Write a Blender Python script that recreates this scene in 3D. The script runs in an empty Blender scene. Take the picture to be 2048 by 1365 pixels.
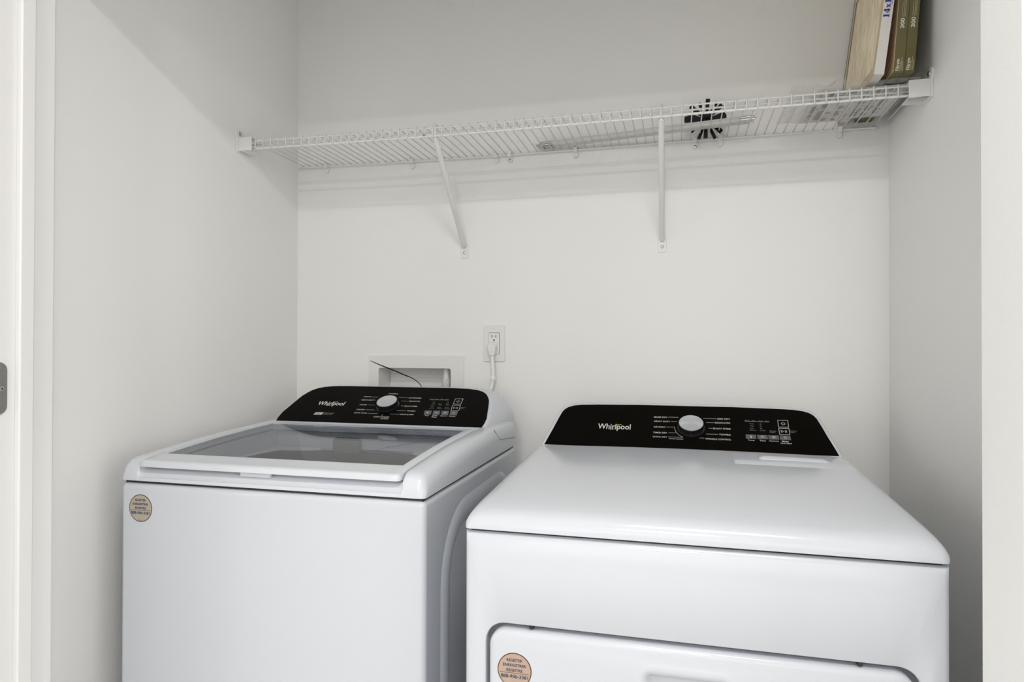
import bpy, bmesh, math, random
from mathutils import Vector, Matrix
random.seed(7)
sc = bpy.context.scene
COL = sc.collection
V = Vector
PI = math.pi

# ------------------------------------------------------------------ camera
cam = bpy.data.objects.new('camera', bpy.data.cameras.new('camera'))
COL.objects.link(cam)
cam.data.sensor_width = 36.0
cam.data.lens = 36.0 * 1300.4585 / 2048.0
cam.data.clip_start = 0.02
R_ = V((0.96872555, 0.24812581, 0.00209335)); F_ = V((-0.2481346, 0.96869611, 0.00755389)); U_ = R_.cross(F_)
CP = V((1.26733, -1.97827, 1.19345))
cam.matrix_world = Matrix(((R_.x, U_.x, -F_.x, CP.x), (R_.y, U_.y, -F_.y, CP.y), (R_.z, U_.z, -F_.z, CP.z), (0, 0, 0, 1)))
sc.camera = cam

# ------------------------------------------------------------------ world, lights, exposure
wd = bpy.data.worlds.new('world'); sc.world = wd; wd.use_nodes = True
wd.node_tree.nodes['Background'].inputs[0].default_value = (.9, .92, 1, 1)
wd.node_tree.nodes['Background'].inputs[1].default_value = 0.3
def area(name, loc, target, sx, sy, power, col=(1, 1, 1)):
    l = bpy.data.lights.new(name, 'AREA'); l.shape = 'RECTANGLE'; l.size = sx; l.size_y = sy
    l.energy = power; l.color = col
    o = bpy.data.objects.new(name, l); COL.objects.link(o); o.location = loc
    o.rotation_euler = (V(target) - V(loc)).to_track_quat('-Z', 'Y').to_euler()
    return o
area('ceiling_lamp', (1.40, -1.98, 2.385), (1.40, -1.98, 0), .5, .07, 19, (1, .98, .955))
area('far_ceiling_lamp', (1.2, -3.95, 2.39), (1.2, -3.0, 0), .20, .10, 20, (1, .985, .96))
area('fill_light_rear', (1.3, -6.85, 1.55), (1.3, 0, 1.5), 3.6, 1.9, 35, (1, 1, 1))  # added soft fill from behind, no window in this wall
area('fill_light_right', (4.35, -2.6, 1.35), (1.0, -2.2, 1.35), 2.4, 2.0, 44, (1, 1, 1))  # added side fill to brighten the left closet wall
area('fill_light_left', (-1.95, -2.6, 1.35), (1.0, -2.2, 1.35), 2.4, 2.0, 33, (1, 1, 1))  # added side fill to brighten the right closet wall
sc.view_settings.view_transform = 'Standard'
sc.view_settings.look = 'None'
sc.view_settings.gamma = 1.0
sc.view_settings.use_curve_mapping = False
sc.view_settings.exposure = -0.03
sc.cycles.max_bounces = 10
sc.cycles.diffuse_bounces = 6
sc.cycles.glossy_bounces = 5
sc.cycles.transparent_max_bounces = 12

# ------------------------------------------------------------------ materials
def nodes(m):
    return m.node_tree.nodes, m.node_tree.links
def mat(name, col, rough=.5, metal=0., spec=.5, bump=0., bscale=200., var=0., vscale=3., coat=0.):
    m = bpy.data.materials.new(name); m.use_nodes = True
    n, l = nodes(m); b = n['Principled BSDF']
    b.inputs['Base Color'].default_value = (*col, 1); b.inputs['Roughness'].default_value = rough
    b.inputs['Metallic'].default_value = metal; b.inputs['Specular IOR Level'].default_value = spec
    b.inputs['Coat Weight'].default_value = coat
    if bump or var:
        tc = n.new('ShaderNodeTexCoord')
    if bump:
        t = n.new('ShaderNodeTexNoise'); t.inputs['Scale'].default_value = bscale; t.inputs['Detail'].default_value = 3
        l.new(tc.outputs['Object'], t.inputs['Vector'])
        bp = n.new('ShaderNodeBump'); bp.inputs['Strength'].default_value = bump; bp.inputs['Distance'].default_value = .001
        l.new(t.outputs['Fac'], bp.inputs['Height']); l.new(bp.outputs['Normal'], b.inputs['Normal'])
    if var:
        t = n.new('ShaderNodeTexNoise'); t.inputs['Scale'].default_value = vscale; t.inputs['Detail'].default_value = 2
        l.new(tc.outputs['Object'], t.inputs['Vector'])
        mx = n.new('ShaderNodeMixRGB'); mx.inputs[1].default_value = (*[c * (1 - var) for c in col], 1)
        mx.inputs[2].default_value = (*[min(1, c * (1 + var)) for c in col], 1)
        l.new(t.outputs['Fac'], mx.inputs[0]); l.new(mx.outputs[0], b.inputs['Base Color'])
    return m
M = {}
M['wall'] = mat('wall_paint', (.864, .860, .843), .6, spec=.35, bump=.25, bscale=260, var=.012)
M['ceil'] = mat('ceiling_paint', (.86, .855, .84), .8, spec=.2)
M['trim'] = mat('trim_paint', (.73, .728, .712), .38, bump=.05, bscale=60)
M['floor'] = mat('floor_plank', (.70, .69, .675), .45, var=.2, vscale=8)
M['enamel'] = mat('white_enamel', (.575, .598, .640), .16, spec=.5, bump=.02, bscale=900)
M['plastic_w'] = mat('white_plastic', (.605, .628, .668), .24, spec=.5)
M['shelf'] = mat('vinyl_coated_wire', (.80, .795, .775), .35)
M['bracket'] = mat('white_bracket_plastic', (.80, .795, .775), .4)
M['panel'] = mat('black_gloss_panel', (.0040, .0034, .0026), .28, spec=.02, var=.15, vscale=40)
M['print'] = mat('white_print', (.62, .61, .58), .5)
M['printdim'] = mat('grey_print', (.22, .22, .23), .5)
M['button'] = mat('grey_button', (.105, .11, .125), .45, spec=.3)
M['gold'] = mat('gold_print', (.42, .40, .08), .45)
M['knobside'] = mat('dark_chrome', (.035, .037, .042), .18, metal=.6)
M['steel'] = mat('satin_nickel', (.40, .385, .365), .36, metal=1)
M['screw'] = mat('zinc_screw', (.55, .55, .54), .3, metal=1)
M['chrome'] = mat('chrome', (.62, .62, .62), .14, metal=1)
M['black'] = mat('black_plastic', (.003, .003, .003), .5, spec=.25)
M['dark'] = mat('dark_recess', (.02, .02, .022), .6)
M['groove'] = mat('groove_grey', (.20, .205, .215), .5)
M['drum'] = mat('drum_steel', (.07, .073, .08), .4, metal=.5)
M['grey'] = mat('grey_plastic', (.16, .165, .175), .4)
M['ring'] = mat('tub_ring_plastic', (.62, .64, .67), .4)
M['nylon'] = None
M['paper'] = mat('paper', (.66, .645, .62), .7, spec=.2)
M['ink'] = mat('grey_ink', (.22, .21, .20), .7, spec=.2)
M['white_card'] = mat('white_card', (.78, .745, .71), .7, spec=.2, var=.03, vscale=30)
M['kraft'] = mat('kraft_card', (.66, .48, .30), .75, spec=.15, var=.12, vscale=45)
M['tan'] = mat('tan_card', (.62, .52, .355), .75, spec=.15, var=.06, vscale=40)
M['olive'] = mat('olive_card', (.165, .152, .068), .6, spec=.25, var=.06, vscale=30)
M['cream'] = mat('cream_print', (.74, .71, .60), .6)
M['blue'] = mat('blue_print', (.004, .035, .25), .6)
M['slot'] = mat('dark_slot', (.10, .05, .02), .8)
M['edge_dark'] = mat('dark_brown_edge', (.03, .022, .016), .8)
M['sticker'] = mat('tan_sticker', (.41, .365, .29), .45, var=.06, vscale=90)
M['sticker2'] = mat('rose_tan_sticker', (.44, .32, .245), .45, var=.06, vscale=90)
M['sedge'] = mat('sticker_brown', (.10, .035, .02), .5)
M['navy'] = mat('navy_print', (.03, .04, .10), .5)
M['rust'] = mat('orange_rust', (.55, .26, .03), .7)
M['outlet'] = mat('outlet_white', (.80, .795, .775), .22)

def brushed():
    m = mat('brushed_aluminium', (.60, .62, .65), .36, metal=.55)
    n, l = nodes(m); b = n['Principled BSDF']
    b.inputs['Anisotropic'].default_value = .8
    tg = n.new('ShaderNodeTangent'); tg.direction_type = 'RADIAL'; tg.axis = 'Z'
    l.new(tg.outputs[0], b.inputs['Tangent'])
    return m
M['alu'] = brushed()

def nylon():
    m = mat('white_nylon_rod', (.90, .895, .875), .3)
    n, l = nodes(m); b = n['Principled BSDF']; out = n['Material Output']
    t = n.new('ShaderNodeBsdfTranslucent'); t.inputs[0].default_value = (.95, .945, .93, 1)
    mx = n.new('ShaderNodeMixShader'); mx.inputs[0].default_value = .65
    l.new(b.outputs[0], mx.inputs[1]); l.new(t.outputs[0], mx.inputs[2]); l.new(mx.outputs[0], out.inputs[0])
    return m
M['nylon'] = nylon()
def media():
    m = mat('pleated_filter_media', (.47, .40, .28), .85, spec=.1)
    n, l = nodes(m); b = n['Principled BSDF']
    tc = n.new('ShaderNodeTexCoord'); mp = n.new('ShaderNodeMapping'); mp.inputs['Scale'].default_value = (60, 160, 22)
    t = n.new('ShaderNodeTexNoise'); t.inputs['Scale'].default_value = 1.; t.inputs['Detail'].default_value = 5
    cr = n.new('ShaderNodeValToRGB'); cr.color_ramp.elements[0].position = .3; cr.color_ramp.elements[1].position = .75
    cr.color_ramp.elements[0].color = (.64, .54, .385, 1); cr.color_ramp.elements[1].color = (.90, .81, .63, 1)
    l.new(tc.outputs['Object'], mp.inputs[0]); l.new(mp.outputs[0], t.inputs['Vector']); l.new(t.outputs['Fac'], cr.inputs[0])
    l.new(cr.outputs[0], b.inputs['Base Color'])
    return m
M['media'] = media()

def clear(name, tint, ior, rough, haze=0., hazecol=(.8, .8, .8), graze=1.):
    m = bpy.data.materials.new(name); m.use_nodes = True
    n, l = nodes(m); n.remove(n['Principled BSDF']); out = n['Material Output']
    tr = n.new('ShaderNodeBsdfTransparent'); tr.inputs[0].default_value = (*tint, 1)
    gl = n.new('ShaderNodeBsdfGlossy'); gl.inputs['Roughness'].default_value = rough
    lw = n.new('ShaderNodeLayerWeight'); lw.inputs[0].default_value = .5
    pw = n.new('ShaderNodeMath'); pw.operation = 'POWER'; pw.inputs[1].default_value = 5
    f0 = ((ior - 1) / (ior + 1)) ** 2
    ma = n.new('ShaderNodeMath'); ma.operation = 'MULTIPLY_ADD'; ma.inputs[1].default_value = (1 - f0) * graze; ma.inputs[2].default_value = f0
    l.new(lw.outputs['Facing'], pw.inputs[0]); l.new(pw.outputs[0], ma.inputs[0])
    mx = n.new('ShaderNodeMixShader'); l.new(ma.outputs[0], mx.inputs[0])
    base = tr.outputs[0]
    if haze:
        df = n.new('ShaderNodeBsdfDiffuse'); df.inputs[0].default_value = (*hazecol, 1)
        m2 = n.new('ShaderNodeMixShader'); m2.inputs[0].default_value = haze
        l.new(tr.outputs[0], m2.inputs[1]); l.new(df.outputs[0], m2.inputs[2]); base = m2.outputs[0]
    l.new(base, mx.inputs[1]); l.new(gl.outputs[0], mx.inputs[2]); l.new(mx.outputs[0], out.inputs[0])
    return m
M['glass'] = clear('tinted_lid_glass', (.82, .835, .855), 1.5, .012, graze=.55)
M['film'] = clear('clear_plastic_film', (.97, .97, .97), 1.25, .15, .07, (.8, .79, .77))

# ------------------------------------------------------------------ helpers
def obj(name, me, m, parent=None, smooth=None, bevel=0., seg=3):
    o = bpy.data.objects.new(name, me); COL.objects.link(o)
    if m is not None and len(me.materials) == 0: me.materials.append(M[m] if isinstance(m, str) else m)
    if parent is not None: adopt(o, parent)
    if smooth is not None:
        me.shade_smooth()
        if smooth < 179: me.set_sharp_from_angle(angle=math.radians(smooth))
    if bevel:
        b = o.modifiers.new('bevel', 'BEVEL'); b.width = bevel; b.segments = seg; b.limit_method = 'ANGLE'
        b.angle_limit = math.radians(40); b.harden_normals = True
        me.shade_smooth()
    return o
def world_loc(o):
    p = V(o.location)
    if o.parent: p = p + o.matrix_parent_inverse.translation + world_loc(o.parent)
    return p
def adopt(o, parent):
    o.parent = parent; o.matrix_parent_inverse = Matrix.Translation(-world_loc(parent))
def tag(o, label, cat, group=None):
    o['label'] = label; o['category'] = cat
    if group: o['group'] = group
    return o
def thing(name, loc, label, cat, group=None):
    o = bpy.data.objects.new(name, None); COL.objects.link(o); o.location = loc; o.empty_display_size = .05
    return tag(o, label, cat, group)
def struct(o):
    o['kind'] = 'structure'; return o
def mesh(name, vs, fs):
    me = bpy.data.meshes.new(name); me.from_pydata([tuple(v) for v in vs], [], fs); me.validate()
    bm = bmesh.new(); bm.from_mesh(me); bmesh.ops.remove_doubles(bm, verts=bm.verts, dist=1e-6)
    bmesh.ops.recalc_face_normals(bm, faces=bm.faces); bm.to_mesh(me); bm.free(); return me
class MB:
    """collects shapes of ONE part"""
    def __init__(s): s.v = []; s.f = []
    def add(s, vs, fs):
        k = len(s.v); s.v += [V(v) for v in vs]; s.f += [[i + k for i in f] for f in fs]; return s
    def box(s, x0, x1, y0, y1, z0, z1):
        return s.add([(x, y, z) for x in (x0, x1) for y in (y0, y1) for z in (z0, z1)],
                     [(0, 1, 3, 2), (4, 6, 7, 5), (0, 4, 5, 1), (2, 3, 7, 6), (0, 2, 6, 4), (1, 5, 7, 3)])
    def tube(s, pts, r, n=8, caps=True):
        pts = [V(p) for p in pts]; rs = r if isinstance(r, (list, tuple)) else [r] * len(pts)
        t0 = (pts[1] - pts[0]).normalized(); a = t0.orthogonal().normalized(); rings = []
        for i, p in enumerate(pts):
            t = (pts[min(i + 1, len(pts) - 1)] - pts[max(i - 1, 0)]).normalized()
            a = (a - t * a.dot(t)).normalized(); b = t.cross(a)
            rings.append([p + (a * math.cos(2 * PI * k / n) + b * math.sin(2 * PI * k / n)) * rs[i] for k in range(n)])
        vs = [q for rg in rings for q in rg]; fs = []
        for i in range(len(pts) - 1):
            for k in range(n): fs.append((i * n + k, i * n + (k + 1) % n, (i + 1) * n + (k + 1) % n, (i + 1) * n + k))
        if caps: fs += [tuple(range(n))[::-1], tuple(range((len(pts) - 1) * n, len(pts) * n))]
        return s.add(vs, fs)
    def lathe(s, c, axis, prof, n=40, cap0=True, cap1=True):
        c = V(c); ax = V(axis).normalized(); a = ax.orthogonal().normalized(); b = ax.cross(a); vs = []; fs = []
        for r, h in prof:
            vs += [c + ax * h + (a * math.cos(2 * PI * k / n) + b * math.sin(2 * PI * k / n)) * r for k in range(n)]
        for i in range(len(prof) - 1):
            for k in range(n): fs.append((i * n + k, i * n + (k + 1) % n, (i + 1) * n + (k + 1) % n, (i + 1) * n + k))
        if cap0: fs.append(tuple(range(n))[::-1])
        if cap1: fs.append(tuple(range((len(prof) - 1) * n, len(prof) * n)))
        return s.add(vs, fs)
    def build(s, name, m, parent=None, smooth=None, bevel=0., seg=3):
        return obj(name, mesh(name, s.v, s.f), m, parent, smooth, bevel, seg)
def box(name, m, parent, x0, x1, y0, y1, z0, z1, bevel=0., seg=3):
    return MB().box(x0, x1, y0, y1, z0, z1).build(name, m, parent, None, bevel, seg)
def rrect(x0, x1, z0, z1, r, n=6):
    pts = []
    for cx, cz, a0 in ((x1 - r, z1 - r, 0), (x0 + r, z1 - r, PI / 2), (x0 + r, z0 + r, PI), (x1 - r, z0 + r, 1.5 * PI)):
        pts += [(cx + r * math.cos(a0 + PI / 2 * k / n), cz + r * math.sin(a0 + PI / 2 * k / n)) for k in range(n + 1)]
    return pts
def prism(name, m, parent, pts, fn, d0, d1, smooth=None, bevel=0., seg=2):
    """2-D outline pts extruded; fn(u, v, d) gives the 3-D point"""
    n = len(pts)
    vs = [fn(a, b, d0) for a, b in pts] + [fn(a, b, d1) for a, b in pts]
    fs = [tuple(range(n)), tuple(range(n, 2 * n))[::-1]] + [(i, (i + 1) % n, n + (i + 1) % n, n + i) for i in range(n)]
    return MB().add(vs, fs).build(name, m, parent, smooth, bevel, seg)
def plan_round(x, y, x0, x1, yf, r):
    if not r: return (x, y)
    dx = min(x - x0, x1 - x); dy = y - yf
    if dx >= r or dy >= r: return (x, y)
    a, b = r - dx, r - dy; k = max(a, b) / math.hypot(a, b); a *= k; b *= k
    return ((x0 + r - a) if x - x0 < x1 - x else (x1 - r + a), yf + r - b)
def slab(name, m, parent, xs, ys, top, bot, keep=lambda i, j: True, smooth=40, bevel=0., seg=2, corner=0.):
    vs = []; fs = []; nx, ny = len(xs), len(ys)
    for lay in (top, bot):
        for y in ys:
            for x in xs: vs.append((*plan_round(x, y, xs[0], xs[-1], ys[0], corner), lay(x, y)))
    T = lambda i, j: j * nx + i
    B = lambda i, j: nx * ny + j * nx + i
    K = lambda i, j: 0 <= i < nx - 1 and 0 <= j < ny - 1 and keep(i, j)
    for j in range(ny - 1):
        for i in range(nx - 1):
            if not K(i, j): continue
            fs.append((T(i, j), T(i + 1, j), T(i + 1, j + 1), T(i, j + 1)))
            fs.append((B(i, j + 1), B(i + 1, j + 1), B(i + 1, j), B(i, j)))
            if not K(i - 1, j): fs.append((T(i, j), T(i, j + 1), B(i, j + 1), B(i, j)))
            if not K(i + 1, j): fs.append((T(i + 1, j + 1), T(i + 1, j), B(i + 1, j), B(i + 1, j + 1)))
            if not K(i, j - 1): fs.append((T(i + 1, j), T(i, j), B(i, j), B(i + 1, j)))
            if not K(i, j + 1): fs.append((T(i, j + 1), T(i + 1, j + 1), B(i + 1, j + 1), B(i, j + 1)))
    used = sorted({k for f in fs for k in f}); mp = {k: q for q, k in enumerate(used)}
    return MB().add([vs[k] for k in used], [[mp[k] for k in f] for f in fs]).build(name, m, parent, smooth, bevel, seg)
def lerp(tab, x):
    if x <= tab[0][0]: return tab[0][1]
    for (a, va), (b, vb) in zip(tab, tab[1:]):
        if x <= b: return va + (vb - va) * (x - a) / (b - a)
    return tab[-1][1]

# ---- lettering: glyph outlines of the built-in font, filled flat
_txt = {}
def text_geo(s, bold=0.0):
    key = (s, bold)
    if key not in _txt:
        cu = bpy.data.curves.new('t', 'FONT'); cu.body = s; cu.size = 1; cu.resolution_u = 3; cu.offset = bold
        o = bpy.data.objects.new('t', cu); COL.objects.link(o)
        dg = bpy.context.evaluated_depsgraph_get()
        me = bpy.data.meshes.new_from_object(o.evaluated_get(dg))
        vs = [(v.co.x, v.co.y) for v in me.vertices]; fs = [tuple(p.vertices) for p in me.polygons]
        bpy.data.objects.remove(o); bpy.data.curves.remove(cu); bpy.data.meshes.remove(me)
        x0 = min(v[0] for v in vs); x1 = max(v[0] for v in vs); y0 = min(v[1] for v in vs); y1 = max(v[1] for v in vs)
        _txt[key] = ([((a - x0) / (x1 - x0), (b - y0) / (y1 - y0)) for a, b in vs], fs)
    return _txt[key]
def put_text(mb, s, u0, u1, v0, v1, fn, d, bold=0.012):
    vs, fs = text_geo(s, bold)
    mb.add([fn(u0 + (u1 - u0) * a, v0 + (v1 - v0) * b, d) for a, b in vs], fs)
def put_poly(mb, pts, fn, d):
    mb.add([fn(a, b, d) for a, b in pts], [tuple(range(len(pts)))])
def put_line(mb, pts, w, fn, d):
    for (a, b), (c, e) in zip(pts, pts[1:]):
        L = math.hypot(c - a, e - b); nx, ny = -(e - b) / L * w / 2, (c - a) / L * w / 2
        put_poly(mb, [(a + nx, b + ny), (a - nx, b - ny), (c - nx, e - ny), (c + nx, e + ny)], fn, d)
def put_ring(mb, cu, cv, r, w, a0, a1, fn, d, n=20, ry=None, rot=0., taper=False):
    ry = r if ry is None else ry
    P = []
    for k in range(n + 1):
        t = a0 + (a1 - a0) * k / n; ww = w * (math.sin(PI * k / n) ** .6 if taper else 1)
        for q in (-ww / 2, ww / 2):
            x = (r + q) * math.cos(t); y = (ry + q) * math.sin(t)
            P.append((cu + x * math.cos(rot) - y * math.sin(rot), cv + x * math.sin(rot) + y * math.cos(rot)))
    mb.add([fn(a, b, d) for a, b in P], [(2 * k, 2 * k + 1, 2 * k + 3, 2 * k + 2) for k in range(n)])

# ================================================================== STRUCTURE
W = 1.8254; CEIL = 2.45; JL, JR = .150, 1.640; YO, YI = -1.135, -1.030; HEAD = 2.075
def ring_wall(name, x0, x1, z0, z1, hx0, hx1, hz0, hz1, y0, y1):
    """wall slab in the XZ plane with one rectangular opening"""
    xs = [x0, hx0, hx1, x1]; zs = [z0, hz0, hz1, z1]; mb = MB(); vs = []; fs = []
    for y in (y0, y1):
        for z in zs:
            for x in xs: vs.append((x, y, z))
    q = lambda l, i, j: l * 16 + j * 4 + i
    K = lambda i, j: 0 <= i < 3 and 0 <= j < 3 and not (i == 1 and j == 1) and zs[j + 1] - zs[j] > 1e-6
    for j in range(3):
        for i in range(3):
            if not K(i, j): continue
            for l in (0, 1): fs.append((q(l, i, j), q(l, i + 1, j), q(l, i + 1, j + 1), q(l, i, j + 1)))
            for (di, dj, e) in ((-1, 0, ((i, j), (i, j + 1))), (1, 0, ((i + 1, j), (i + 1, j + 1))), (0, -1, ((i, j), (i + 1, j))), (0, 1, ((i, j + 1), (i + 1, j + 1)))):
                if not K(i + di, j + dj): fs.append((q(0, *e[0]), q(0, *e[1]), q(1, *e[1]), q(1, *e[0])))
    return struct(mb.add(vs, fs).build(name, 'wall'))
HX0, HX1, HZ0, HZ1 = .304, .560, .955, 1.122
ring_wall('wall_back', -.1, W + .1, 0, CEIL, HX0, HX1, HZ0, HZ1, 0, .10)
struct(box('wall_left', 'wall', None, -.1, 0, YI, 0, 0, CEIL))
struct(box('wall_right', 'wall', None, W, W + .1, YI, 0, 0, CEIL))
ring_wall('wall_front', -2.0, 4.4, 0, CEIL, JL - .018, JR + .018, 0, HEAD + .018, YO + .004, YI)
struct(box('floor', 'floor', None, -2.1, 4.5, -7.1, .1, -.06, 0))
struct(box('ceiling', 'ceil', None, -2.1, 4.5, -7.1, .1, CEIL, CEIL + .06))
struct(box('wall_hall_left', 'wall', None, -2.1, -2.0, -7.1, YI, 0, CEIL))
struct(box('wall_hall_right', 'wall', None, 4.4, 4.5, -7.1, YI, 0, CEIL))
struct(box('wall_hall_rear', 'wall', None, -2.0, 4.4, -7.1, -7.0, 0, CEIL))
# door frame: jamb boards, head and stops
tr = struct(MB().box(JL - .018, JL, YO, YI + .004, 0, HEAD).build('trim_1', 'trim', None, None, .0015, 2))
MB().box(JL - .001, JL + .011, -1.098, -1.071, 0, HEAD).build('door_stop', 'trim', tr, None, .003, 3)
MB().box(JL - .018, JL - .004, YI, YI + .009, 0, HEAD).build('edge_bead', 'trim', tr, None, .002, 2)
struct(MB().box(JR, JR + .018, YO, YI + .002, 0, HEAD).build('trim_2', 'wall', None, None, .003, 2))
struct(MB().box(JL - .018, JR + .018, YO, YI + .004, HEAD, HEAD + .018).build('trim_3', 'trim', None, None, .0015, 2))

# hinge leaf on the left jamb
hg = thing('door_hinge', (JL, -1.13, 1.12), 'satin metal hinge leaf screwed to the white door jamb', 'hinge')
fnh = lambda u, v, d: V((JL + d, u, v))
prism('leaf', 'steel', hg, rrect(-1.160, -1.112, 1.075, 1.164, .014), fnh, 0, .0022, None, .0006, 2)
for yy, zz in ((-1.129, 1.1545), (-1.122, 1.119), (-1.129, 1.0845)):
    s_ = MB().lathe((JL + .002, yy, zz), (1, 0, 0), [(.0042, 0), (.0040, .0010), (.0025, .0016)], 16).build('screw', 'screw', hg, 40)
    MB().box(JL + .0030, JL + .0038, yy - .0022, yy + .0022, zz - .0005, zz + .0005).box(JL + .0030, JL + .0038, yy - .0005, yy + .0005, zz - .0022, zz + .0022).build('cross_slot', 'dark', s_)

# ================================================================== PANEL FRAMES
class Panel:
    def __init__(s, cx, y0, z0, y1, z1):
        s.a = V((cx, y0, z0)); b = V((cx, y1, z1)); s.L = (b - s.a).length; s.t = (b - s.a) / s.L; s.n = V((1, 0, 0)).cross(s.t)
    def __call__(s, u, v, d): return s.a + V((u, 0, 0)) + s.t * v + s.n * d
def knob(P, u, v, parent, r=.0300, h=.018):
    c = P(u, v, .001); k = MB()
    prof = [(r * 1.10, 0), (r * 1.10, .002), (r * .98, .0024), (r * .98, h * .55), (r, h * .62), (r, h - .001), (r - .0012, h)]
    o = MB().lathe((0, 0, 0), (0, 0, 1), prof, 56).build('knob', 'knobside', parent, 35)
    o.matrix_parent_inverse = Matrix.Translation(-world_loc(parent)); o.location = c
    o.rotation_euler = P.n.to_track_quat('Z', 'Y').to_euler()
    cap = MB().lathe((0, 0, 0), (0, 0, 1), [(r - .0012, 0), (r - .0014, .0008), (r - .0028, .0012)], 56).build('knob_face', 'alu', None, 35)
    cap.parent = o; cap.location = (0, 0, h - .0002)
    for k in range(12):
        rb = MB().box(r * .96, r * 1.005, -.0018, .0018, .004, h * .58).build('knob_rib', 'knobside', None, None, .0005, 1) if k == 0 else rb0.copy()
        if k == 0: rb0 = rb
        else: COL.objects.link(rb)
        rb.parent = o; rb.rotation_euler = (0, 0, 2 * PI * k / 12)
    return o
def frame_quad(mb, q, w, P, d):
    put_line(mb, [q[0], q[1], q[2], q[3], q[0]], w, P, d)
def icon_power(mb, P, d, q):
    x, y = sum(a for a, b in q) / 4, sum(b for a, b in q) / 4
    put_ring(mb, x, y, .0042, .0009, PI * .68, PI * 2.32, P, d); put_line(mb, [(x, y + .0015), (x, y + .0056)], .0009, P, d)
def icon_start(mb, P, d, q):
    x, y = sum(a for a, b in q) / 4, sum(b for a, b in q) / 4
    put_line(mb, [(x - .0068, y + .004), (x - .0012, y), (x - .0068, y - .004), (x - .0068, y + .0047)], .0008, P, d)
    for e in (.0022, .0052): put_line(mb, [(x + e, y - .004), (x + e, y + .004)], .0010, P, d)
def bicons(mb, P, d, qs):
    for k, q in enumerate(qs):
        x = sum(a for a, b in q) / 4; y = sum(b for a, b in q) / 4
        if k == 0: put_line(mb, [(x, y - .002), (x, y + .0045)], .0013, P, d); put_ring(mb, x, y - .003, .0012, .0016, 0, 2 * PI, P, d, 10)
        elif k == 1: put_ring(mb, x, y, .0036, .0007, 0, 2 * PI, P, d); put_line(mb, [(x, y + .0025), (x, y), (x + .0018, y)], .0007, P, d)
        elif k == 2:
            put_line(mb, [(x - .003, y + .003), (x + .003, y + .003), (x + .003, y - .003), (x - .003, y - .003), (x - .003, y + .0033)], .0007, P, d)
            put_line(mb, [(x - .0017, y), (x - .0003, y - .0016), (x + .004, y + .004)], .0010, P, d)
        else: put_ring(mb, x, y - .0005, .0026, .0008, PI * .7, PI * 2.3, P, d); put_line(mb, [(x - .0018, y + .001), (x, y + .0042), (x + .0018, y + .001)], .0007, P, d)
def console_face(name, P, parent, half, wrap=.0):
    """rounded trapezoid outline on the panel plane; half = list of (v, half width), top closes it"""
    pts = [(w, v) for v, w in half] + [(-w, v) for v, w in reversed(half)]
    return prism(name, 'panel', parent, pts, P, .0002, .0022, None, .0008, 2)

D_TEXT = [('MORE DRY', -0.0729, -0.0394, 0.1164), ('HEAVY DUTY', -0.0724, -0.033, 0.1), ('AIR ONLY', -0.073, -0.0437, 0.0786), ('TIMED DRY', -0.0736, -0.0398, 0.0572), ('QUICK DRY', -0.0743, -0.0396, 0.0416), ('Timed Cycles', -0.0359, -0.0017, 0.0364), ('LESS DRY', 0.0809, 0.1118, 0.1166), ('DELICATES', 0.0754, 0.1109, 0.1013), ('BULKY ITEMS', 0.0698, 0.1108, 0.0796), ('TOWELS', 0.0829, 0.1094, 0.058), ('WRINKLE CONTROL', 0.0497, 0.1096, 0.041), ('Temp', 0.1479, 0.1625, 0.0408), ('Time', 0.1737, 0.1871, 0.0414), ('Options', 0.1947, 0.2158, 0.0411), ('Mute', 0.2234, 0.2377, 0.0416), ('Cycle Signal', 0.2194, 0.2435, 0.0346)]
D_SMALL = [('High', 0.1562, 0.1655, 0.1008), ('Med', 0.1567, 0.1648, 0.0929), ('Low', 0.1561, 0.1641, 0.085), ('Ex Low', 0.1555, 0.1692, 0.0778), ('60', 0.1793, 0.1839, 0.1012), ('45', 0.1786, 0.1832, 0.0934), ('30', 0.1784, 0.1836, 0.0855), ('15 Min', 0.1782, 0.1902, 0.0778), ('Wrinkle', 0.1997, 0.2144, 0.0774), ('Shield', 0.1992, 0.2116, 0.0728), ('Hold to', 0.2463, 0.2609, 0.0795), ('Start', 0.2463, 0.2563, 0.0748), ('Sense', 0.1456, 0.1573, 0.1134), ('Wet', 0.1619, 0.1701, 0.1132), ('Cool', 0.1781, 0.1874, 0.113), ('Done', 0.1931, 0.2023, 0.1128)]
D_LINES = [(-0.0369, 0.1176, -0.0123, 0.1178), (-0.0306, 0.1006, -0.0159, 0.1011), (-0.0413, 0.0795, -0.0219, 0.0801), (-0.0362, 0.0579, -0.0194, 0.0588), (-0.0372, 0.043, -0.0016, 0.0431), (0.0473, 0.1166, 0.0785, 0.1167), (0.0541, 0.1012, 0.0743, 0.1012), (0.0593, 0.0799, 0.0675, 0.0797), (0.0527, 0.0582, 0.0806, 0.0581), (0.0371, 0.0429, 0.0475, 0.0428)]
D_ARC = [(-0.0219, 0.0805), (-0.0213, 0.072), (-0.0182, 0.0611), (-0.0123, 0.0522), (-0.0016, 0.0429)]
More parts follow.
